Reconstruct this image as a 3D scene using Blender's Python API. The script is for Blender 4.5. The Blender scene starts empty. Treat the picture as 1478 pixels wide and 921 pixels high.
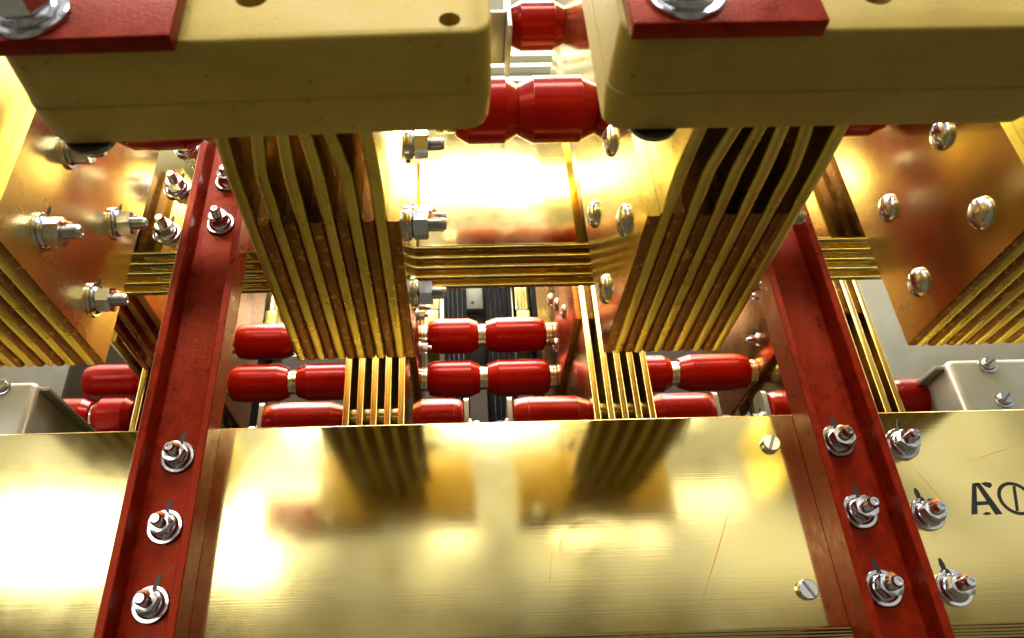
import bpy, bmesh, math, random
from mathutils import Vector, Matrix
random.seed(7)
scn = bpy.context.scene
col = scn.collection
S = 0.001            # all sizes below are millimetres, measured from the lens
H0 = 1300.0          # height of the lens above the floor, mm

# ------------------------------------------------------------------ camera
W, HH, FPX, CX, CY = 1478.0, 921.0, 1083.41, 671.4, 459.9
pit, yaw, rol = 0.55328, 0.01844, -0.03221
fw = Vector((math.sin(yaw)*math.cos(pit), math.cos(yaw)*math.cos(pit), math.sin(pit)))
rt = Vector((math.cos(yaw), -math.sin(yaw), 0)); up = rt.cross(fw)
RT = rt*math.cos(rol) + up*math.sin(rol); UP = up*math.cos(rol) - rt*math.sin(rol)
cd = bpy.data.cameras.new('camera'); cam = bpy.data.objects.new('camera', cd); col.objects.link(cam)
cam.matrix_world = Matrix(((RT.x, UP.x, -fw.x, 0), (RT.y, UP.y, -fw.y, 0), (RT.z, UP.z, -fw.z, H0*S), (0, 0, 0, 1)))
cd.sensor_width = 36; cd.lens = FPX/W*36; cd.shift_x = (W/2 - CX)/W; cd.shift_y = (CY - HH/2)/W
cd.clip_start = 0.01; cd.clip_end = 100
cd.dof.use_dof = True; cd.dof.focus_distance = 0.56; cd.dof.aperture_fstop = 16
scn.camera = cam
def ray(a, b): return fw + RT*((a - CX)/FPX) - UP*((b - CY)/FPX)
def on_x(v, a, b): q = ray(a, b); return q*(v/q.x)
def on_y(v, a, b): q = ray(a, b); return q*(v/q.y)
def on_z(v, a, b): q = ray(a, b); return q*(v/q.z)

# ------------------------------------------------------------------ light: a bright hall, strip lamps overhead
wd = bpy.data.worlds.new('World'); scn.world = wd; wd.use_nodes = True
nt = wd.node_tree; bg = nt.nodes['Background']
tc = nt.nodes.new('ShaderNodeTexCoord'); sp = nt.nodes.new('ShaderNodeSeparateXYZ'); rp = nt.nodes.new('ShaderNodeValToRGB')
mr = nt.nodes.new('ShaderNodeMapRange'); mr.inputs[1].default_value = -1; mr.inputs[2].default_value = 1
nt.links.new(tc.outputs['Generated'], sp.inputs[0]); nt.links.new(sp.outputs[2], mr.inputs[0]); nt.links.new(mr.outputs[0], rp.inputs[0])
e = rp.color_ramp.elements
e[0].position = 0.0; e[0].color = (.26, .225, .15, 1)
e[1].position = 1.0; e[1].color = (1.0, .97, .9, 1)
for p_, c_ in ((.46, (.26, .225, .15, 1)), (.50, (.40, .36, .26, 1)), (.54, (1.0, .95, .80, 1)), (.72, (.82, .79, .70, 1))):
    x = rp.color_ramp.elements.new(p_); x.color = c_
wn = nt.nodes.new('ShaderNodeTexNoise'); wn.inputs['Scale'].default_value = 7.0; wn.inputs['Detail'].default_value = 2   # shapes of the hall around the cabinet
wm = nt.nodes.new('ShaderNodeMapping'); wm.inputs['Scale'].default_value = (1, 1, .3); nt.links.new(tc.outputs['Generated'], wm.inputs[0]); nt.links.new(wm.outputs[0], wn.inputs['Vector'])
wr_ = nt.nodes.new('ShaderNodeMapRange'); wr_.inputs[1].default_value = .35; wr_.inputs[2].default_value = .65; wr_.inputs[3].default_value = .35; wr_.inputs[4].default_value = 1.6
nt.links.new(wn.outputs['Fac'], wr_.inputs[0])
wx = nt.nodes.new('ShaderNodeVectorMath'); wx.operation = 'SCALE'; nt.links.new(rp.outputs[0], wx.inputs[0]); nt.links.new(wr_.outputs[0], wx.inputs['Scale'])
nt.links.new(wx.outputs[0], bg.inputs[0]); bg.inputs[1].default_value = 0.6
def lamp(name, loc, target, sx, sy, watt, color=(1, .95, .82)):
    l = bpy.data.lights.new(name, 'AREA'); l.shape = 'RECTANGLE'; l.size = sx; l.size_y = sy; l.energy = watt; l.color = color
    o = bpy.data.objects.new(name, l); col.objects.link(o); o.location = loc
    o.rotation_euler = (Vector(target) - Vector(loc)).to_track_quat('-Z', 'Y').to_euler()
    return o
lamp('ceiling_lamp', (0.1, -1.0, 3.0), (0.05, 0.4, 1.6), 1.6, .35, 50)
lamp('ceiling_lamp', (0.05, 0.45, 3.2), (0.05, 0.45, 1.6), 1.8, .5, 90)
lamp('ceiling_lamp', (-0.1, 0.95, 3.3), (0.0, 0.6, 1.6), 1.6, .6, 60)
lamp('ceiling_lamp', (-2.2, 0.5, 2.9), (0.0, 0.5, 1.6), .8, 1.6, 60)
lamp('ceiling_lamp', (2.2, 0.6, 2.9), (0.0, 0.5, 1.6), .8, 1.6, 45)
def hall_lamp(a, b, dist, sx, sy, radiance):          # a lamp or window of the hall, found from its reflection in the lower busbar
    p = on_y(442.6, a, b); d = ray(a, b).normalized(); d.y = -d.y
    p = Vector((p.x, p.y, p.z + H0))*S; q = p + d*dist
    lamp('hall_lamp', q, p, sx, sy, radiance*.8*math.pi*sx*sy)
hall_lamp(70, 790, 3.6, 1.7, 1.1, 7); hall_lamp(365, 690, 3.6, .45, .8, 6); hall_lamp(632, 745, 3.6, .16, .22, 12)
hall_lamp(872, 806, 3.6, .42, .16, 4); hall_lamp(965, 720, 3.6, .22, .9, 2.5); hall_lamp(1075, 668, 3.6, .4, .4, 2.5); hall_lamp(640, 818, 3.6, .34, .16, 2.5)

scn.view_settings.view_transform = 'Standard'; scn.view_settings.look = 'None'
scn.view_settings.exposure = 0.12; scn.view_settings.gamma = 1
scn.render.engine = 'CYCLES'
scn.cycles.max_bounces = 10; scn.cycles.glossy_bounces = 8; scn.cycles.sample_clamp_indirect = 6

# ------------------------------------------------------------------ materials
def mat(name, c1, c2=None, rough=.4, metal=0., blotch=25., brush=None, bump=.0, brushbump=.15, rvar=.1, coat=0., spots=None, spec=.5, scratch=0., tint=None, aniso=None):
    m = bpy.data.materials.new(name); m.use_nodes = True; t = m.node_tree; N = t.nodes; L = t.links
    b = N['Principled BSDF']; b.inputs['Metallic'].default_value = metal; b.inputs['Coat Weight'].default_value = coat
    b.inputs['Coat Roughness'].default_value = .08; b.inputs['Specular IOR Level'].default_value = spec
    if aniso:                                          # grain of the brushing: reflections smear across it
        b.inputs['Anisotropic'].default_value = aniso[0]; tv = N.new('ShaderNodeCombineXYZ')
        for k_ in range(3): tv.inputs[k_].default_value = aniso[1][k_]
        L.new(tv.outputs[0], b.inputs['Tangent'])
    if tint: b.inputs['Specular Tint'].default_value = (*tint, 1); b.inputs['Coat Tint'].default_value = (*tint, 1)
    g = N.new('ShaderNodeNewGeometry')
    n1 = N.new('ShaderNodeTexNoise'); n1.inputs['Scale'].default_value = blotch; n1.inputs['Detail'].default_value = 5; n1.inputs['Roughness'].default_value = .6
    L.new(g.outputs['Position'], n1.inputs['Vector'])
    r = N.new('ShaderNodeValToRGB'); r.color_ramp.elements[0].position = .28; r.color_ramp.elements[1].position = .72
    r.color_ramp.elements[0].color = (*c1, 1); r.color_ramp.elements[1].color = (*(c2 or c1), 1)
    L.new(n1.outputs['Fac'], r.inputs[0]); out = r.outputs[0]
    if spots:
        v = N.new('ShaderNodeTexNoise'); v.inputs['Scale'].default_value = spots[1]; v.inputs['Detail'].default_value = 2
        L.new(g.outputs['Position'], v.inputs['Vector'])
        rr = N.new('ShaderNodeValToRGB'); rr.color_ramp.elements[0].position = spots[2]; rr.color_ramp.elements[1].position = spots[2] + .06
        L.new(v.outputs['Fac'], rr.inputs[0]); mx = N.new('ShaderNodeMix'); mx.data_type = 'RGBA'
        L.new(rr.outputs[0], mx.inputs[0]); L.new(out, mx.inputs[6]); mx.inputs[7].default_value = (*spots[0], 1); out = mx.outputs[2]
    oi = N.new('ShaderNodeObjectInfo'); hv = N.new('ShaderNodeHueSaturation'); ma = N.new('ShaderNodeMapRange')
    ma.inputs[3].default_value = .84; ma.inputs[4].default_value = 1.12
    L.new(oi.outputs['Random'], ma.inputs[0]); L.new(ma.outputs[0], hv.inputs['Value']); L.new(out, hv.inputs['Color'])
    L.new(hv.outputs[0], b.inputs['Base Color'])
    rm = N.new('ShaderNodeMapRange'); rm.inputs[1].default_value = .3; rm.inputs[2].default_value = .7
    rm.inputs[3].default_value = max(.02, rough - rvar); rm.inputs[4].default_value = rough + rvar
    L.new(n1.outputs['Fac'], rm.inputs[0]); L.new(rm.outputs[0], b.inputs['Roughness'])
    last = None
    def addbump(src, strength, dist):
        nonlocal last
        bn = N.new('ShaderNodeBump'); bn.inputs['Strength'].default_value = strength; bn.inputs['Distance'].default_value = dist
        L.new(src, bn.inputs['Height'])
        if last: L.new(last, bn.inputs['Normal'])
        last = bn.outputs['Normal']
    if brush:
        mp = N.new('ShaderNodeMapping'); mp.inputs['Scale'].default_value = brush; L.new(g.outputs['Position'], mp.inputs['Vector'])
        n2 = N.new('ShaderNodeTexNoise'); n2.inputs['Scale'].default_value = 1; n2.inputs['Detail'].default_value = 3
        L.new(mp.outputs[0], n2.inputs['Vector']); addbump(n2.outputs['Fac'], brushbump, .0004)
    if scratch:
        for k, (rot, th) in enumerate((((.3, .5, 1.1), .70), ((.9, -.7, .4), .72))):
            mp = N.new('ShaderNodeMapping'); mp.inputs['Rotation'].default_value = rot; mp.inputs['Scale'].default_value = (14, 420, 14)
            L.new(g.outputs['Position'], mp.inputs['Vector'])
            n3 = N.new('ShaderNodeTexNoise'); n3.inputs['Scale'].default_value = 1; n3.inputs['Detail'].default_value = 1; L.new(mp.outputs[0], n3.inputs['Vector'])
            q = N.new('ShaderNodeMapRange'); q.inputs[1].default_value = th; q.inputs[2].default_value = th + .03; L.new(n3.outputs['Fac'], q.inputs[0])
            addbump(q.outputs[0], scratch, .0003)
    if bump:
        n4 = N.new('ShaderNodeTexNoise'); n4.inputs['Scale'].default_value = 700; n4.inputs['Detail'].default_value = 3
        L.new(g.outputs['Position'], n4.inputs['Vector']); addbump(n4.outputs['Fac'], bump, .0006)
    if last: L.new(last, b.inputs['Normal'])
    return m
M = {}
M['bus'] = mat('brushed_bus_metal', (.84, .68, .25), (.91, .78, .37), .125, 1, 14, (5, 400, 1500), brushbump=.055, rvar=.05, scratch=.14, aniso=(.8, (0, 0, 1)))
M['gold'] = mat('gold_bar_metal', (.50, .41, .085), (.62, .52, .14), .30, 1, 50, rvar=.06, bump=.05)
M['riser'] = mat('bright_riser_metal', (.72, .55, .18), (.82, .66, .28), .22, 1, 30, (900, 900, 12), brushbump=.05, rvar=.05)
M['pale'] = mat('pale_brass_plate', (.82, .66, .24), (.88, .75, .36), .15, 1, 16, (400, 400, 8), brushbump=.05, rvar=.05, scratch=.12)
M['plate'] = mat('copper_plate_metal', (.88, .66, .24), (.92, .79, .40), .24, 1, 11, rvar=.06, scratch=.05, bump=.01)
M['spacer'] = mat('mottled_brown_copper', (.15, .060, .014), (.26, .115, .027), .42, 1, 60, rvar=.12, bump=.25, spots=((.45, .24, .06), 230, .60))
M['copper'] = mat('reddish_copper_metal', (.60, .20, .05), (.72, .32, .09), .27, 1, 20, (6, 6, 500), rvar=.06)
M['red_board'] = mat('red_fibre_board', (.10, .0045, .0009), (.25, .013, .002), .36, 0, 130, bump=.30, rvar=.12, spec=.55, tint=(1, .16, .07))
M['red_ins'] = mat('red_epoxy_gloss', (.17, .0022, .0007), (.23, .0032, .0009), .23, 0, 30, rvar=.05, spec=.6, tint=(1, .22, .18))
M['tan'] = mat('tan_cast_epoxy', (.31, .215, .035), (.42, .305, .065), .50, 0, 45, bump=.22, rvar=.08, spots=((.25, .165, .03), 230, .68), tint=(1, .85, .5))
M['zinc'] = mat('zinc_steel', (.52, .54, .60), (.66, .68, .74), .19, 1, 120, rvar=.08, bump=.03)
M['dull'] = mat('dull_nickel_steel', (.58, .58, .56), (.70, .70, .68), .22, 1, 160, rvar=.08, bump=.06)
M['ring'] = mat('tin_plated_ring', (.80, .72, .52), (.85, .80, .66), .22, 1, 100, rvar=.06)
M['darksteel'] = mat('dark_steel', (.16, .17, .18), (.22, .23, .24), .25, 1, 100)
M['black'] = mat('black_marker', (.012, .012, .013), None, .5, 0, 80)
M['sleeve'] = mat('black_sleeve', (.0012, .0012, .0015), (.002, .002, .0024), .6, 0, 40, spec=.03)
M['slit'] = mat('grey_strip', (.25, .26, .25), (.3, .3, .3), .4, .5, 40)
M['orange'] = mat('orange_paint', (.85, .20, .015), (.95, .27, .02), .4, 0, 200, bump=.2)
M['grey'] = mat('galvanised_sheet', (.30, .29, .25), (.36, .35, .31), .38, .6, 30, rvar=.06)
M['panel'] = mat('pale_cabinet_paint', (.28, .28, .22), (.33, .33, .26), .45, 0, 6)
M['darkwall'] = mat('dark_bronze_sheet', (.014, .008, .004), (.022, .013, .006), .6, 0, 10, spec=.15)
M['hole'] = mat('dark_hole', (.02, .015, .006), None, .8, 0, 50)

# ------------------------------------------------------------------ mesh helpers (millimetres in, metres out)
def finish(bm, name, smooth=35):
    bmesh.ops.recalc_face_normals(bm, faces=bm.faces)
    bmesh.ops.scale(bm, vec=(S, S, S), verts=bm.verts)
    me = bpy.data.meshes.new(name); bm.to_mesh(me); bm.free()
    for p in me.polygons: p.use_smooth = True
    me.set_sharp_from_angle(angle=math.radians(smooth))
    return me
def box_me(name, sx, sy, sz, bev=1.0, seg=2):
    bm = bmesh.new(); bmesh.ops.create_cube(bm, size=1); bmesh.ops.scale(bm, vec=(sx, sy, sz), verts=bm.verts)
    if bev: bmesh.ops.bevel(bm, geom=bm.edges[:], offset=bev, segments=seg, profile=.5, affect='EDGES')
    return finish(bm, name)
def rrect(w, h, r, n=3):
    pts = []
    for cx, cy, a0 in ((w/2 - r, h/2 - r, 0), (-w/2 + r, h/2 - r, 90), (-w/2 + r, -h/2 + r, 180), (w/2 - r, -h/2 + r, 270)):
        for k in range(n + 1):
            a = math.radians(a0 + 90*k/n); pts.append((cx + r*math.cos(a), cy + r*math.sin(a)))
    return pts
def loft(bm, rings, cap=True):
    vs = [[bm.verts.new(p) for p in r] for r in rings]; n = len(rings[0])
    for a, b in zip(vs, vs[1:]):
        for i in range(n): bm.faces.new((a[i], a[(i+1) % n], b[(i+1) % n], b[i]))
    if cap: bm.faces.new(vs[0][::-1]); bm.faces.new(vs[-1])
def lathe(bm, prof, n=24, axis='Z', center=(0, 0)):
    rings = []
    for z, r in prof:
        ring = []
        for k in range(n):
            a = 2*math.pi*k/n; u, v = r*math.cos(a), r*math.sin(a)
            ring.append((z, u, v) if axis == 'X' else (center[0] + u, center[1] + v, z))
        rings.append(ring)
    loft(bm, rings)
def prism(bm, pts, z0, z1): loft(bm, [[(x, y, z0) for x, y in pts], [(x, y, z1) for x, y in pts]])
def V(p): return Vector((p[0], p[1], p[2] + H0))*S
def thing(name, label, cat, loc, group=None):
    o = bpy.data.objects.new(name, None); o.empty_display_size = .02; col.objects.link(o); o.location = V(loc)
    o['label'] = label; o['category'] = cat
    if group: o['group'] = group
    return o
def part(name, me, m, parent=None, loc=None, rot=None, label=None):
    o = bpy.data.objects.new(name, me); col.objects.link(o)
    if not me.materials: me.materials.append(M[m])
    if parent:
        o.parent = parent
        if loc is not None: o.location = V(loc) - parent.location
    elif loc is not None: o.location = V(loc)
    if rot: o.rotation_euler = rot
    if label: o['label'] = label
    return o
def struct(name, me, m, loc):
    o = part(name, me, m, None, loc); o['kind'] = 'structure'; return o

# ------------------------------------------------------------------ fasteners (shared meshes)
FRONT, RIGHT, LEFT = (math.pi/2, 0, 0), (math.pi/2, 0, math.pi/2), (math.pi/2, 0, -math.pi/2)
BACK = (math.pi/2, 0, math.pi)
def hexpts(af, a0=0): return [(af/math.sqrt(3)*math.cos(math.radians(60*k + a0)), af/math.sqrt(3)*math.sin(math.radians(60*k + a0))) for k in range(6)]
def nut_me(af, z0, z1, bore, rot):
    bm = bmesh.new(); R = af/math.sqrt(3); n = 24; c = .09*af
    def ring(z, rr): return [(rr*math.cos(2*math.pi*k/n), rr*math.sin(2*math.pi*k/n), z) for k in range(n)]
    def hexr(k):
        a = (2*math.pi*k/n - math.radians(rot)) % (math.pi/3) - math.pi/6; return af/2/math.cos(a)
    def hx(z, lim): return [(min(hexr(k), lim)*math.cos(2*math.pi*k/n), min(hexr(k), lim)*math.sin(2*math.pi*k/n), z) for k in range(n)]
    def hz(zf, lim, s): return [(hexr(k)*math.cos(2*math.pi*k/n), hexr(k)*math.sin(2*math.pi*k/n), zf - s*(hexr(k) - af/2)*.55) for k in range(n)]
    loft(bm, [ring(z0, bore), hx(z0, af*.49), hz(z0, 0, -1), hz(z1, 0, 1), hx(z1, af*.485), ring(z1, bore)], cap=False)
    return finish(bm, 'nut', 25)
def bolt_set(af, wr, proj, rot):
    d = af*.58; r = d/2; s = {}
    bm = bmesh.new(); prof = [(-1, r*.8)]; z = 0.; pitch = 1.3
    while z < proj - 2.2:
        prof += [(z, r*.86), (z + pitch*.5, r)]; z += pitch
    prof += [(proj - 1.6, r*.86), (proj, r*.70), (proj - .01, r*.45), (proj - .8, r*.38)]
    lathe(bm, prof, 18); s['stud'] = finish(bm, 'bolt', 30)
    bm = bmesh.new(); lathe(bm, [(0, wr*.97), (.3, wr), (1.6, wr), (2.0, wr*.96), (2.0, r)], 32); s['washer'] = finish(bm, 'washer')
    bm = bmesh.new(); lathe(bm, [(2.0, wr*.78), (2.3, wr*.80), (3.6, wr*.72), (4.1, wr*.62), (4.2, r)], 28); s['lock'] = finish(bm, 'lock_washer')
    s['nut'] = nut_me(af, 4.2, 4.2 + af*.58, r*.98, 0); s['rot'] = math.radians(rot)
    zt = 4.2 + af*.58
    bm = bmesh.new()                                                   # blob of torque paint on nut and stud
    bmesh.ops.create_icosphere(bm, subdivisions=2, radius=1)
    for v in bm.verts:
        k = 1 + .25*math.sin(7*v.co.x + 3*v.co.y)*math.cos(5*v.co.z)
        v.co = Vector((v.co.x*r*.80*k, v.co.y*r*.62*k + r*.92, v.co.z*2.6*k + zt + 1.3))
    s['paint'] = finish(bm, 'paint_mark', 60)
    bm = bmesh.new(); h = wr*1.05                                       # black witness line across washer and plate
    for x0, x1, y0, y1, z0, z1 in ((-1.5, 1.4, wr*1.0, wr*1.0 + h*.62, .02, .25), (-1.2, 1.2, wr*.66, wr*1.02, 2.0, 2.5)):
        prism(bm, [(x0, y0), (x1*.6, y0 - .3), (x1, y0 + (y1-y0)*.5), (x1*.4, y1), (x0*.5, y1 + .3), (x0*1.1, y0 + (y1-y0)*.6)], z0, z1)
    s['mark'] = finish(bm, 'witness_mark')
    return s
BS = [bolt_set(12.2, 10.2, 18.5, 12), bolt_set(12.2, 10.2, 17.5, 40), bolt_set(12.2, 10.2, 20, 27), bolt_set(12.2, 9.8, 16.5, 52)]
BL = [bolt_set(14.5, 11.0, 22, 5), bolt_set(14.5, 11.0, 21, 33), bolt_set(14.5, 11.0, 22.5, 20)]
BT = [bolt_set(9.5, 7.5, 14, 15), bolt_set(9.5, 7.5, 14, 45)]
def bolt(parent, loc, rot, kinds=BS, mark=True, paint=True):
    s = random.choice(kinds); b = part('bolt', s['stud'], 'zinc', parent, loc, rot)
    part('washer', s['washer'], 'zinc', b); part('lock_washer', s['lock'], 'zinc', b)
    n = part('nut', s['nut'], 'zinc', b); n.rotation_euler = (0, 0, s['rot'])
    if paint and random.random() < .7: q = part('paint_mark', s['paint'], 'orange', b); q.rotation_euler = (0, 0, random.uniform(-.6, .6))
    if mark: q = part('witness_mark', s['mark'], 'black', b); q.rotation_euler = (0, 0, random.uniform(-.25, .1))
    return b
def strokes(bm, segs, w, zf, h):
    for (x0, y0, x1, y1) in segs:
        d = Vector((x1 - x0, y1 - y0)); n = Vector((-d.y, d.x)).normalized()*w/2
        q = [(x0 + n.x, y0 + n.y), (x0 - n.x, y0 - n.y), (x1 - n.x, y1 - n.y), (x1 + n.x, y1 + n.y)]
        loft(bm, [[(x, y, zf(x, y) - .3) for x, y in q], [(x, y, zf(x, y) + h) for x, y in q]])
def dome_me(r, h):
    bm = bmesh.new(); prof = [(0, r*.97), (.4, r)]
    for k in range(1, 9):
        a = k/9*math.pi/2; prof.append((.4 + (h - .4)*math.sin(a), r*math.cos(a)))
    prof.append((h, r*.06)); lathe(bm, prof, 32); return finish(bm, 'bolt_head', 50)
def dome_mark(r, h):
    bm = bmesh.new(); zf = lambda x, y: .4 + (h - .4)*math.sqrt(max(0, 1 - (x*x + y*y)/(r*r)))
    a = r*.16; seg = []
    for k, ang in enumerate((-62, -90, -118)):                          # three small raised characters along the lower rim, one bar above
        cx, cy = r*.52*math.cos(math.radians(ang)), r*.52*math.sin(math.radians(ang)); t = math.radians(ang + 90)
        g = [[(-1, -1.3, -1, 1.3), (-1, 1.3, 1, -1.3), (1, -1.3, 1, 1.3)], [(-1, -1, -1, 1), (-1, 1, 0, 1.4), (0, 1.4, 1, 1), (1, 1, 1, -1), (1, -1, 0, -1.4), (0, -1.4, -1, -1)], [(-1, 1.3, 0, -1.3), (0, -1.3, 1, 1.3)]][k]
        for s_ in g:
            f = lambda u, v: (cx + a*(u*math.cos(t) - v*math.sin(t)), cy + a*(u*math.sin(t) + v*math.cos(t)))
            seg.append((*f(s_[0], s_[1]), *f(s_[2], s_[3])))
    seg.append((-r*.05, r*.35, r*.05, r*.72))
    strokes(bm, seg, r*.07, zf, .35); return finish(bm, 'head_mark')
HEAD, HMARK = dome_me(9.6, 5.4), dome_mark(9.6, 5.4)
HEADS, HMARKS = dome_me(8.2, 4.6), dome_mark(8.2, 4.6)
def head(parent, loc, rot, small=False):
    b = part('bolt_head', HEADS if small else HEAD, 'dull', parent, loc, rot)
    q = part('head_mark', HMARKS if small else HMARK, 'dull', b); q.rotation_euler = (0, 0, random.uniform(-.5, .5))
def screw_set(r, h, hexhead):
    bm = bmesh.new()
    if hexhead: lathe(bm, [(0, r*1.35), (1.0, r*1.35), (1.3, r*1.2), (1.3, r*.5)], 28)
    n = 24; w = r*.16
    lathe(bm, [(0, r), (h*.8, r), (h, r*.9), (h + .001, r*.01)], n)
    body = finish(bm, 'screw')
    bm = bmesh.new(); prism(bm, [(-w, -r*.93), (w, -r*.93), (w, r*.93), (-w, r*.93)], h - .4, h + .06)
    return body, finish(bm, 'slot')
SCR, SCRH = screw_set(5.6, 3.2, False), screw_set(6.0, 5.5, True)
def screw(parent, loc, rot, ang, sets=SCR, m='zinc'):
    b = part('screw', sets[0], m if sets is SCRH else 'dull', parent, loc, rot); q = part('slot', sets[1], 'darksteel', b); q.rotation_euler = (0, 0, ang)

# ------------------------------------------------------------------ dimensions found from the photograph (mm)
T, PITCH = 6.35, 12.7
YF, ZP, YSP = 424.5, 233.6, 286.5
YB, LT, LB, UB, UT = 442.6, 195.7, 66.8, 336.3, 463.0
P1L, P2L, P3L, P4L = -299.4, -101.1, 96.5, 294.9
WPK = 76.2

# ------------------------------------------------------------------ the cabinet shell behind
struct('back_wall', box_me('back_wall', 2200, 8, 1600, 0), 'panel', (50, 1404, 1580))
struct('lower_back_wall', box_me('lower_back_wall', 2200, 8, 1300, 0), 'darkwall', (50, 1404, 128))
for k, z in enumerate((960, 1075, 1600, 1655, 1700, 1790)):
    struct('wall_rail', box_me('wall_rail', 2200, 26, 16, 3), 'panel', (50, 1386, z))
struct('side_wall_right', box_me('side_wall', 4, 800, 900, 0), 'grey', (588, 1000, 300))
struct('side_wall_left', box_me('side_wall', 4, 260, 900, 0), 'grey', (-500, 730, 300))
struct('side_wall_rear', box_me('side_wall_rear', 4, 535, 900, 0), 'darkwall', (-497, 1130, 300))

# ------------------------------------------------------------------ horizontal busbar stacks
def bus(label, z0, z1):
    t = thing('busbar_stack', label, 'busbar', (35, YB + 28, z0), 'horizontal busbar stacks')
    me = box_me('bar', 1060, T, z1 - z0, 1.5, 3)
    for k in range(5): part('bar', me, 'bus', t, (35, YB + T/2 + k*PITCH, (z0 + z1)/2))
    return t
busL = bus('wide golden busbar stack marked A with slashed O', LB, LT)
busU = bus('golden busbar stack running behind the copper finger stacks', UB, UT)
def splice(t, x0, x1, z0, z1):
    me = box_me('splice_bar', x1 - x0, T - .5, z1 - z0, 1.2, 2)
    for k in range(4): part('splice_bar', me, 'bus', t, ((x0 + x1)/2, YB + T/2 + T + k*PITCH, (z0 + z1)/2))
splice(busU, -229, -150, UB + 1.5, UT - 1.5); splice(busL, 300, 420, LB + 1.5, LT - 1.5); splice(busU, 262, 330, UB + 3, UT - 2)
for z in (353.5, 397, 440.5): bolt(busU, (-211.3, YB, z), FRONT)
for z in (173.2, 128.5, 86): bolt(busL, (280, YB, z), FRONT)
screw(busL, (197.3, YB, 175.6), FRONT, -.45); screw(busL, (196.8, YB, 87.3), FRONT, .5)
# stencilled letters on the lower stack
def ink(name, polys):
    bm = bmesh.new()
    for poly in polys:
        p = [on_y(YB, a, b) for a, b in poly]
        loft(bm, [[(v.x, YB + .2, v.z) for v in p], [(v.x, YB - .18, v.z) for v in p]])
    o = part(name, finish(bm, name), 'black', busL); o.location = V((0, 0, 0)) - busL.location
ink('letter_a', [[(1403, 698), (1409, 697), (1411, 742), (1402, 743)], [(1407, 697), (1414, 697), (1447, 742), (1437, 743)],
                 [(1410, 724), (1424, 723.5), (1428, 728.5), (1410, 729.5)],
                 [(1416, 697.5), (1422, 695.8), (1430, 697), (1432, 701), (1429, 704.5), (1422, 702)], [(1418, 742), (1423, 739), (1428, 739.5), (1431, 742.5), (1424, 743.5)]])
def ink_o():
    bm = bmesh.new(); c = on_y(YB, 1466, 719.5); n = 40; R, w = 10.3, 2.0
    fr = []
    for rr in (R, R - w):
        for yy in (YB + .2, YB - .18):
            fr.append([bm.verts.new((c.x + rr*1.02*math.cos(2*math.pi*k/n), yy, c.z + rr*math.sin(2*math.pi*k/n))) for k in range(n)])
    for a, b in ((0, 1), (1, 3), (3, 2), (2, 0)):
        for k in range(n): bm.faces.new((fr[a][k], fr[a][(k+1) % n], fr[b][(k+1) % n], fr[b][k]))
    q = [(c.x + 1.2, c.z + 7.6), (c.x + 3.0, c.z + 7.6), (c.x - 1.2, c.z - 7.6), (c.x - 3.0, c.z - 7.6)]
    loft(bm, [[(x, YB + .2, z) for x, z in q], [(x, YB - .18, z) for x, z in q]])
    o = part('letter_slashed_o', finish(bm, 'letter_o'), 'black', busL); o.location = V((0, 0, 0)) - busL.location
ink_o()

for a0, b0, a1, b1, w in ((1066, 688, 1000, 912, .5), (797, 790, 790, 866, .35), (768, 744, 890, 692, .3), (428, 686, 418, 776, .25), (668, 731, 684, 727, .3), (1395, 668, 1478, 640, .3), (1312, 668, 1376, 742, .3)):
    p, q = on_y(YB, a0, b0), on_y(YB, a1, b1); d = (q - p); n = Vector((-d.z, 0, d.x)).normalized()*w/2; m_ = p.lerp(q, .5) + n*2.0
    bm = bmesh.new(); pts = [p, m_ + n, q, m_ - n]                     # a shallow scratch: a sliver that tapers to both ends
    loft(bm, [[(v.x, YB + .1, v.z) for v in pts], [(v.x, YB - .03, v.z) for v in pts]])
    o = part('scratch', finish(bm, 'scratch'), 'copper', busL); o.location = V((0, 0, 0)) - busL.location

# ------------------------------------------------------------------ red fibre channels clamped over the busbars
def channel(x0, x1, label, zs):
    t = thing('fibre_channel', label, 'channel', ((x0 + x1)/2, YB - 11, 40), 'red fibre channels')
    w = x1 - x0; D, th, f = 22., 5.2, 2.5; a = w/2
    pts = [(-a, 0), (-a, -D), (-a + th, -D)]
    for k in range(4): an = math.radians(180 - 0 + 0 - 30*k); pts.append((-a + th + f + f*math.cos(an), -th - f + f*math.sin(an)))
    for k in range(4): an = math.radians(90 - 30*k); pts.append((a - th - f + f*math.cos(an), -th - f + f*math.sin(an)))
    pts += [(a - th, -D), (a, -D), (a, 0)]
    bm = bmesh.new(); prism(bm, pts, -10, 500)
    bmesh.ops.bevel(bm, geom=[e_ for e_ in bm.edges if abs(e_.verts[0].co.y + D) < .01 and abs(e_.verts[1].co.y + D) < .01], offset=.6, segments=1, affect='EDGES')
    part('channel_body', finish(bm, 'channel_body', 25), 'red_board', t, ((x0 + x1)/2, YB - .4, 0))
    for z in zs: bolt(t, ((x0 + x1)/2 - .2, YB - .4 - th, z), FRONT)
channel(-191.6, -149.4, 'red fibre channel beside the white glare on the bus', (174.4, 131.4, 88.3, 357, 398.5, 440))
channel(215.8, 258.5, 'red fibre channel beside the slashed O lettering', (174, 129.5, 86, 357, 398.5, 440))

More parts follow.
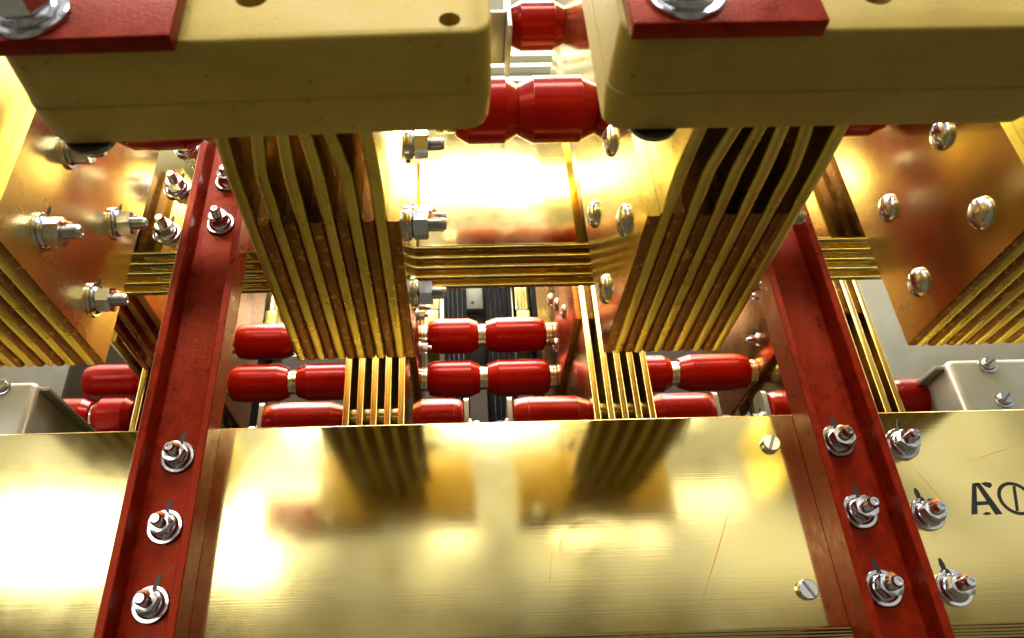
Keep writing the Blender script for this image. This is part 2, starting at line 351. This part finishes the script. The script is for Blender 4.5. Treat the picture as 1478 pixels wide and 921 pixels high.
# ------------------------------------------------------------------ copper finger stacks reaching towards the lens
def sweep_bar(st, zlo, zhi):
    sec = rrect(T, zhi - zlo, 2.2, 4); bm = bmesh.new()
    loft(bm, [[(x + dx, y, z + (zhi + zlo)/2) for x, z in sec] for y, dx in st]); return finish(bm, 'bar', 40)
BEND = (.07, .19, .09, -.06, -.17, -.05)
GOLD = []
for j in BEND:
    st = [(YF, 0), (268, 0), (261, -j*.6), (256, j*.0), (252, j*2.2), (248, j*5), (242, j*10), (200, j*46)]
    GOLD.append(sweep_bar(st, ZP, 338))
def plate_me(name, top, r):
    bm = bmesh.new(); loft(bm, [[(x, y, z + (ZP + top)/2) for x, z in rrect(T - .3, top - ZP, r, 4)] for y in (YF - .6, YSP)]); return finish(bm, name, 40)
SPC, OUT, TALL = plate_me('spacer', 440, 2.2), plate_me('outer_plate', 440, 1.2), plate_me('outer_plate', 620, 1.2)
def edge_split(me, mats):                                   # downward faces take the second, darker metal, all others the first
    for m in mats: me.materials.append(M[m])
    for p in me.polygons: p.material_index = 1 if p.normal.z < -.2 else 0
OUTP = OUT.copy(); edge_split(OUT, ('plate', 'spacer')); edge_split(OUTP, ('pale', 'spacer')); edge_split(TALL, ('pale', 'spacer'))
def stack(x0, label, outer_right, OUT=OUT):
    t = thing('copper_finger_stack', label, 'busbar', (x0 + WPK/2, 355, ZP), 'copper finger stacks')
    for k in range(6):
        g = 2*k if outer_right else 2*k + 1; s = 2*k + 1 if outer_right else 2*k
        part('bar', GOLD[k], 'gold', t, (x0 + T*(g + .5), 0, 0))
        edge = (k == 5) if outer_right else (k == 0)
        part('outer_plate' if edge else 'spacer_plate', OUT if edge else SPC, 'plate' if edge else 'spacer', t, (x0 + T*(s + .5), 0, random.uniform(-.8, .2) if not edge else 0))
    for y in (323.5, 391):
        for z in (261, 321.5):
            if outer_right: bolt(t, (x0 + WPK - .15, y, z), RIGHT, BL)
            head(t, (x0 + (0 if outer_right else .15), y, z), LEFT)
            if not outer_right: bolt(t, (x0 + WPK, y, z), RIGHT, BL)
    return t
stack(P1L, 'copper finger stack with nuts, nearest the green-grey sheet bracket', True)
stack(P2L, 'copper finger stack with nuts facing the central red insulators', True, OUTP)
stack(P3L, 'copper finger stack with domed bolt heads facing the central insulators', False, TALL)
stack(P4L, 'copper finger stack with domed heads above the screwed grey box', False)

# ------------------------------------------------------------------ cast insulating blocks the fingers plug into
def block(x0, label, plate, nutxz, holexz, rear, tilt=0.):
    w, y0, y1, z0, z1, r = 163., 158., 202., 203.8, 330., 8.5
    t = thing('insulating_block', label, 'insulator block', (x0 + w/2, 180, z0), 'cast insulating blocks')
    cx, cz = x0 + w/2, (z0 + z1)/2; bm = bmesh.new()
    def ring(y, ins): return [(x, y, z) for x, z in rrect(w - 2*ins, z1 - z0 - 2*ins, r - ins*.3, 8)]
    loft(bm, [ring(y0, 2.0), ring(y0 + .4, 1.3), ring(y0 + 1.1, .9), ring(182.4, .35), ring(182.9, .42), ring(183.1, .1), ring(183.8, -.02), ring(184.6, .05), ring(y1 - 3.5, .8), ring(y1 - 1.1, 1.6), ring(y1, 4.0)])
    me = finish(bm, 'block_body', 40); body = part('block_body', me, 'tan', t, (cx, 0, cz))
    bm = bmesh.new()
    for hx, hz, hr in holexz:
        rings = [[(hx - cx + hr*math.cos(2*math.pi*k/28), y, hz - cz + hr*math.sin(2*math.pi*k/28)) for k in range(28)] for y in (y0 - 10, y0 + 14)]
        loft(bm, rings)
    cut = bpy.data.objects.new('cutter', finish(bm, 'cutter')); col.objects.link(cut); cut.location = V((cx, 0, cz))
    bpy.context.view_layer.update()
    md = body.modifiers.new('hole', 'BOOLEAN'); md.object = cut; md.operation = 'DIFFERENCE'; md.solver = 'EXACT'
    bpy.context.view_layer.update()
    nm = bpy.data.meshes.new_from_object(body.evaluated_get(bpy.context.evaluated_depsgraph_get()))
    nm.set_sharp_from_angle(angle=math.radians(32)); body.modifiers.clear(); body.data = nm; bpy.data.objects.remove(cut)
    x_a, x_b, zb = plate
    part('clamp_plate', box_me('clamp_plate', x_b - x_a, 6.5, 80, .8, 2), 'red_board', t, ((x_a + x_b)/2, y0 - 3.4, zb + 40))
    nx, nz = nutxz; big = bolt_set(16, 12.8, 22, 8)
    b = part('bolt', big['stud'], 'zinc', t, (nx, y0 - 6.7, nz), FRONT)
    for nme, k in (('washer', 'washer'), ('lock_washer', 'lock'), ('nut', 'nut')): part(nme, big[k], 'zinc', b)
    t.rotation_euler = (0, math.radians(tilt), 0)
    for q in rear: part('bolt_head', dome_me(10, 6), 'darksteel', t, (q, y1, 211.5), BACK)
h1, h2, h3 = on_y(158, 650, 33), on_y(158, 366, -4), on_y(158, 1264, -8)
block(-147, 'tan cast block whose clamp plate sits at its outer corner', (-215, -86.0, 199.6), (-131.5, 212.3), ((h1.x, h1.z, 3.6), (h2.x, h2.z, 5.5)), (-133,), -1.5)
block(56.2, 'tan cast block with clamp plate centred over domed-head stacks', (58.6, 121, 200.8), (77.1, 214.4), ((h3.x, h3.z, 5.5), (199, 216, 3.6)), (77,))

# ------------------------------------------------------------------ red standoff insulators
def ins_me(L, R, washer=4.):
    bm = bmesh.new(); p = [(0, R*.76), (.6, R*.80)]
    p += [(L*.17, R*.985), (L*.175, R), (L*.80, R), (L*.805, R*.985)]
    for k in range(1, 5): a = k/4*math.pi/2; p.append((L*.805 + L*.19*math.sin(a)*1.0, R*(.985 - .20*(1 - math.cos(a)))))
    lathe(bm, p, 72, 'X'); return finish(bm, 'insulator_body', 18)
def cone_me(L, R):
    bm = bmesh.new(); lathe(bm, [(0, R*.74), (.5, R*.77), (L*.19, R*.985), (L*.195, R), (L*.80, R), (L*.805, R*.985), (L - .5, R*.77), (L, R*.74)], 72, 'X'); return finish(bm, 'insulator_body', 14)
def ring_me(R, w):
    bm = bmesh.new(); lathe(bm, [(0, R*.93), (w*.12, R), (w*.40, R), (w*.5, R*.9), (w*.60, R), (w*.88, R), (w, R*.93)], 32, 'X'); return finish(bm, 'end_ring', 30)
def insulator(x0, x1, y, z, R, label, ring0=0, ring1=0, cone=True, flip=False, tilt=0):
    t = thing('standoff_insulator', label, 'insulator', ((x0 + x1)/2, y, z), 'red standoff insulators')
    a, b = x0 + ring0, x1 - ring1
    o = part('insulator_body', (cone_me if cone else ins_me)(b - a, R), 'red_ins', t, (a, y, z))
    if flip: o.scale = (-1, 1, 1); o.location = V((b, y, z)) - t.location
    if ring0: part('end_ring', ring_me(R*.66, ring0), 'ring', t, (x0, y, z))
    if ring1: part('end_ring', ring_me(R*.66, ring1), 'ring', t, (x1 - ring1, y, z))
    return t
q = on_x(P3L, 857, 157); yn, zn = q.y, q.z
R = 21.8
insulator(45, P3L, yn, zn, R, 'large bright red insulator touching the domed-head stack above the bus')
insulator(P2L + WPK + 16, 45, yn, zn, R, 'large red insulator just left of its twin, behind the tan block', 16 - 3)
for a, b, tx in ((P1L + WPK, P2L, 'first and second'), (P3L + WPK, P4L, 'third and fourth')):
    m_ = (a + b)/2
    insulator(a + 4, m_, yn, zn, R, 'dark red insulator under the tan block, between %s finger stacks, inner' % tx, 0)
    insulator(m_, b - 4, yn, zn, R, 'dark red insulator under the tan block, between %s finger stacks, outer' % tx, 0)
q = on_x(P3L, 813, 37)
insulator(q.x - 45, q.x, q.y, q.z, 19.5, 'small red insulator on a grey bracket above the large pair')

# rear insulators between the risers
RX = {1: -335.0, 2: -104.0, 3: 127.5, 4: 358.0}          # first riser bar of each group
WR = 57.15
L2, R3 = RX[2] + WR + T, RX[3] - T - .1
def pair(x0, xm, x1, y, z, txt, rw=9):
    insulator(x0, xm - .2, y, z, R, 'red rear insulator %s, ring towards the outer plate' % txt, rw, 5, False, True)
    insulator(xm + .2, x1, y, z, R, 'red rear insulator %s, second of its pair' % txt, 4, rw, False)
pair(L2, 35, R3, 800, 469, 'in the top row between the middle risers')
pair(L2, 35, R3 , 800, 410, 'in the second row between the middle risers')
pair(RX[1] + WR + T + 4, -186, RX[2] - .2, 780, 456, 'in the top row behind the left channel')
pair(RX[1] + WR + T + 4, -186, RX[2] - .2, 780, 400, 'in the second row behind the left channel')
pair(RX[3] + WR + T + .4, 256, 352 - .3, 780, 400, 'in the second row behind the domed-head stack', 10)
def bracket(x, y, z, side, label):                       # upright steel strap with a nut on it
    t = thing('steel_bracket', label, 'bracket', (x, y, z - 30), 'steel straps holding the low insulators')
    bm = bmesh.new(); prism(bm, rrect(48, 24, 7, 5), -2.2, 2.2)
    part('strap', finish(bm, 'strap'), 'grey', t, (x, y, z), (0, math.pi/2, 0))
    bolt(t, (x + 2.2*side, y, z - 3), RIGHT if side > 0 else LEFT, BT, mark=True)
for x0, x1, bx, side, txt in ((L2, 8, 10.4, 1, 'right of the middle-left riser'), (54, RX[3], 51.6, -1, 'left of the domed-bolt riser'),
                              (-181, RX[2], -183.4, -1, 'left of the middle-left riser'), (RX[3] + WR, 246, 248.5, 1, 'right of the domed-bolt riser'),
                              (298, RX[4], 295.4, -1, 'left of the copper-faced riser')):
    insulator(x0 + .2, x1 - .2, 660, 293, R, 'low red insulator held by a steel strap, %s' % txt, 0, 0, False, side < 0)
    bracket(bx, 660, 290, side, 'upright steel strap with a nut, %s' % txt)
insulator(RX[4] + WR + .3, RX[4] + WR + 62, 660, 303, R, 'red rounded insulator beside the screwed grey box', 0, 0, False)
insulator(-425, -352, 780, 405, R, 'dark red insulator above the grey sheet bracket, upper', 0, 0, False, True)
insulator(-450, -398, 760, 352, R, 'bright red insulator behind the bracket lip, lower outer', 0, 0, False, True)
insulator(-397.5, -352, 760, 352, R, 'bright red insulator behind the bracket lip, lower inner', 3, 0, True)

# ------------------------------------------------------------------ risers behind the busbars
def riser(k, label, lo, tops, ys=(632, 830)):
    x0 = RX[k]; t = thing('riser_stack', label, 'busbar', (x0 + WR/2, ys[0] + 60, min(lo)), 'vertical riser stacks')
    for i in range(5):
        z0, z1 = lo[i], tops[i]
        part('bar', box_me('bar', T, ys[1] - ys[0], z1 - z0, 1.7, 3), 'riser', t, (x0 + T/2 + i*PITCH, (ys[0] + ys[1])/2, (z0 + z1)/2))
    return t
lo, hi = [-60]*5, [640]*5
r1 = riser(1, 'riser stack half hidden behind the left red channel', [372, 372, 372, -60, -60], hi)
r2 = riser(2, 'riser stack of five bright bars under the nut-bolted fingers', lo, hi)
r3 = riser(3, 'riser stack of five bright bars under the domed-head fingers', lo, [640, 640, 900, 900, 640])
r4 = riser(4, 'riser stack half hidden behind the right red channel', lo, hi)
bm = bmesh.new(); SB = box_me('spacer_plate', T - .2, 250, 252, 1.4, 2)
for t, k in ((r1, 1), (r2, 2), (r3, 3), (r4, 4)):
    for i in range(4): part('spacer_plate', SB, 'spacer', t, (RX[k] + T*1.5 + i*PITCH, 634 + 125, 388 + 126))
PL = box_me('outer_plate', T, 280, 252, 1.2, 2)
part('outer_plate', PL, 'copper', r2, (RX[2] + WR + T/2 - .1, 634 + 140, 388 + 126)); part('outer_plate', PL, 'copper', r3, (RX[3] - T/2 + .05, 634 + 140, 388 + 126))
part('outer_plate', PL, 'copper', r4, (RX[4] - T/2 + .05, 634 + 140, 391 + 126)); part('outer_plate', PL, 'copper', r1, (RX[1] + WR + T/2 - .1, 634 + 140, 388 + 126))
for y, z in ((778, 505), (735, 470), (690, 432), (771, 437)): head(r3, (R3, y, z), LEFT, True)
for y, z in ((735, 470), (690, 432), (771, 437)): bolt(r2, (L2 - .2, y, z), RIGHT, BT)
for y, z in ((750, 426), (712, 462), (690, 440)): bolt(r4, (RX[4] - T, y, z), LEFT, BT)
bm = bmesh.new(); lathe(bm, [(0, 4), (.01, 5.5)] + [(x_, r_) for k in range(4) for x_, r_ in ((T + k*PITCH + .2, 5.5), (T + k*PITCH + .3, 8), (T + k*PITCH + 2.9, 8), (T + k*PITCH + 3.0, 6.5), (T + k*PITCH + 3.3, 6.5), (T + k*PITCH + 3.4, 8), (T + k*PITCH + 6.0, 8), (T + k*PITCH + 6.1, 5.5))] + [(WR, 5.5)], 24, 'X'); ROD = finish(bm, 'clamp_rod')
for t, k in ((r2, 2), (r3, 3)): part('clamp_rod', ROD, 'ring', t, (RX[k], 656, 298))
# bent straps tying the upper bus back to the left riser
for i in range(4):
    st = thing('bent_strap', 'bent copper strap behind the left channel, %s from the channel' % ('fourth', 'third', 'second', 'first')[i], 'strap', (RX[1] + T/2 + (i+.2)*PITCH + 40, 560, UB), 'bent straps at the left riser')
    part('strap_body', box_me('strap_body', T, 130, 90, 1.5, 2), 'copper', st, (RX[1] + T/2 + i*PITCH + 42, 566, UB + 48))

# ------------------------------------------------------------------ things behind the risers
def sleeve(xa, xb, yt, n, label, Y=1010, z0=330, z1=760):
    a, b = on_y(Y, xa, yt).x, on_y(Y, xb, yt).x; w = (b - a)/n
    t = thing('black_cable_bank', label, 'cable', ((a + b)/2, Y, z0), 'black sleeved bar banks')
    for i in range(n):
        part('sleeve', box_me('sleeve', w*.86, 90, z1 - z0, w*.2, 2), 'sleeve', t, (a + w*(i + .5), Y + 45, (z0 + z1)/2))
        if i: part('grey_strip', box_me('strip', w*.16, 70, z1 - z0, 0), 'slit', t, (a + w*i, Y + 48, (z0 + z1)/2))
sleeve(640, 674, 440, 5, 'bank of black sleeved bars just right of the bolted fingers')
sleeve(700, 739, 440, 5, 'bank of black sleeved bars beside the small dark hole')
sleeve(768, 786, 440, 2, 'narrow black sleeved bank beside the domed riser bolts')
sleeve(348, 382, 440, 5, 'bank of black sleeved bars beside the left red channel')
def gold_panel(xa, xb, label, Y=1030):
    a, b = on_y(Y, xa, 440).x, on_y(Y, xb, 440).x; zb = on_y(Y, xa, 455).z
    t = thing('brass_post', label, 'post', ((a + b)/2, Y, 400), 'brass posts at the back')
    part('post_body', box_me('post_body', b - a, 60, 420, 2), 'bus', t, ((a + b)/2, Y + 30, zb + 220))
    part('foot_block', box_me('foot_block', (b - a)*.9, 70, 60, 2), 'gold', t, ((a + b)/2, Y + 28, zb - 25))
gold_panel(743, 765, 'lit brass post between two black sleeved banks'); gold_panel(614, 634, 'lit brass post behind the hex nuts'); gold_panel(379, 404, 'lit brass post behind the leftmost finger bars')
t = thing('white_terminal_box', 'white terminal box with one dark hole between black banks', 'terminal box', (30, 1100, 400))
a, b = on_y(1110, 672, 440), on_y(1110, 702, 440)
bxw = b.x - a.x
part('box_body', box_me('box_body', bxw, 60, 140, 3), 'panel', t, ((a.x + b.x)/2, 1140, on_y(1110, 685, 446).z + 70))
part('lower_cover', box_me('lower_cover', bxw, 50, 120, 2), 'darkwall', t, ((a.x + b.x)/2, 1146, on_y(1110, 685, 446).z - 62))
c = on_y(1110, 682, 437); bm = bmesh.new(); lathe(bm, [(0, 3.2), (.6, 3.2)], 16)
part('hole_disc', finish(bm, 'hole_disc'), 'hole', t, (c.x, 1110.2, c.z), FRONT)  # flat dark disc on the face, coloured as the hole's shaded inside
# grey bracket carrying the small top insulator
q = on_x(P3L, 813, 37); bx = q.x - 45
t = thing('grey_bracket', 'pale grey U bracket with nuts at the small top insulator', 'bracket', (bx - 20, q.y, q.z - 30))
part('bracket_web', box_me('bracket_web', 4, 50, 52, 1.2), 'grey', t, (bx - 2.2, q.y, q.z - 6)); part('bracket_flange', box_me('bracket_flange', 50, 50, 4, 1.2), 'grey', t, (bx - 29.3, q.y, q.z - 14))
bolt(t, (bx - 4.3, q.y, q.z), LEFT, BT, mark=False)

# sheet-metal boxes at both sides
def sheet_box(x0, x1, label, inner, screws):
    t = thing('sheet_metal_box', label, 'metal box', ((x0 + x1)/2, 650, 150), 'sheet metal boxes')
    pts = [(x0, 600), (x1, 600), (x1, 760), (x0, 760)]
    bm = bmesh.new()
    w = x1 - x0
    part('box_body', box_me('box_body', w, 300, 190, 6, 4), 'grey', t, ((x0 + x1)/2, 750, 316 - 95))
    for a, b in screws:
        p = on_y(600, a, b); screw(t, (p.x, 600, p.z), FRONT, random.uniform(-.2, .2) - .9, SCRH)
    s = -1 if inner < 0 else 1                            # folded lip along the top edge, running back beside the box
    part('cover_lip', box_me('cover_lip', 9, 290, 4, .8), 'grey', t, ((x0 if s > 0 else x1) - s*4.0, 752, 311))
sheet_box(447.5, 580, 'grey sheet box with two slotted hex screws', 1, ((1425, 527), (1448, 577)))
sheet_box(-490, -372.5, 'grey sheet bracket with one hex bolt above the white bus', -1, ((3, 559),))
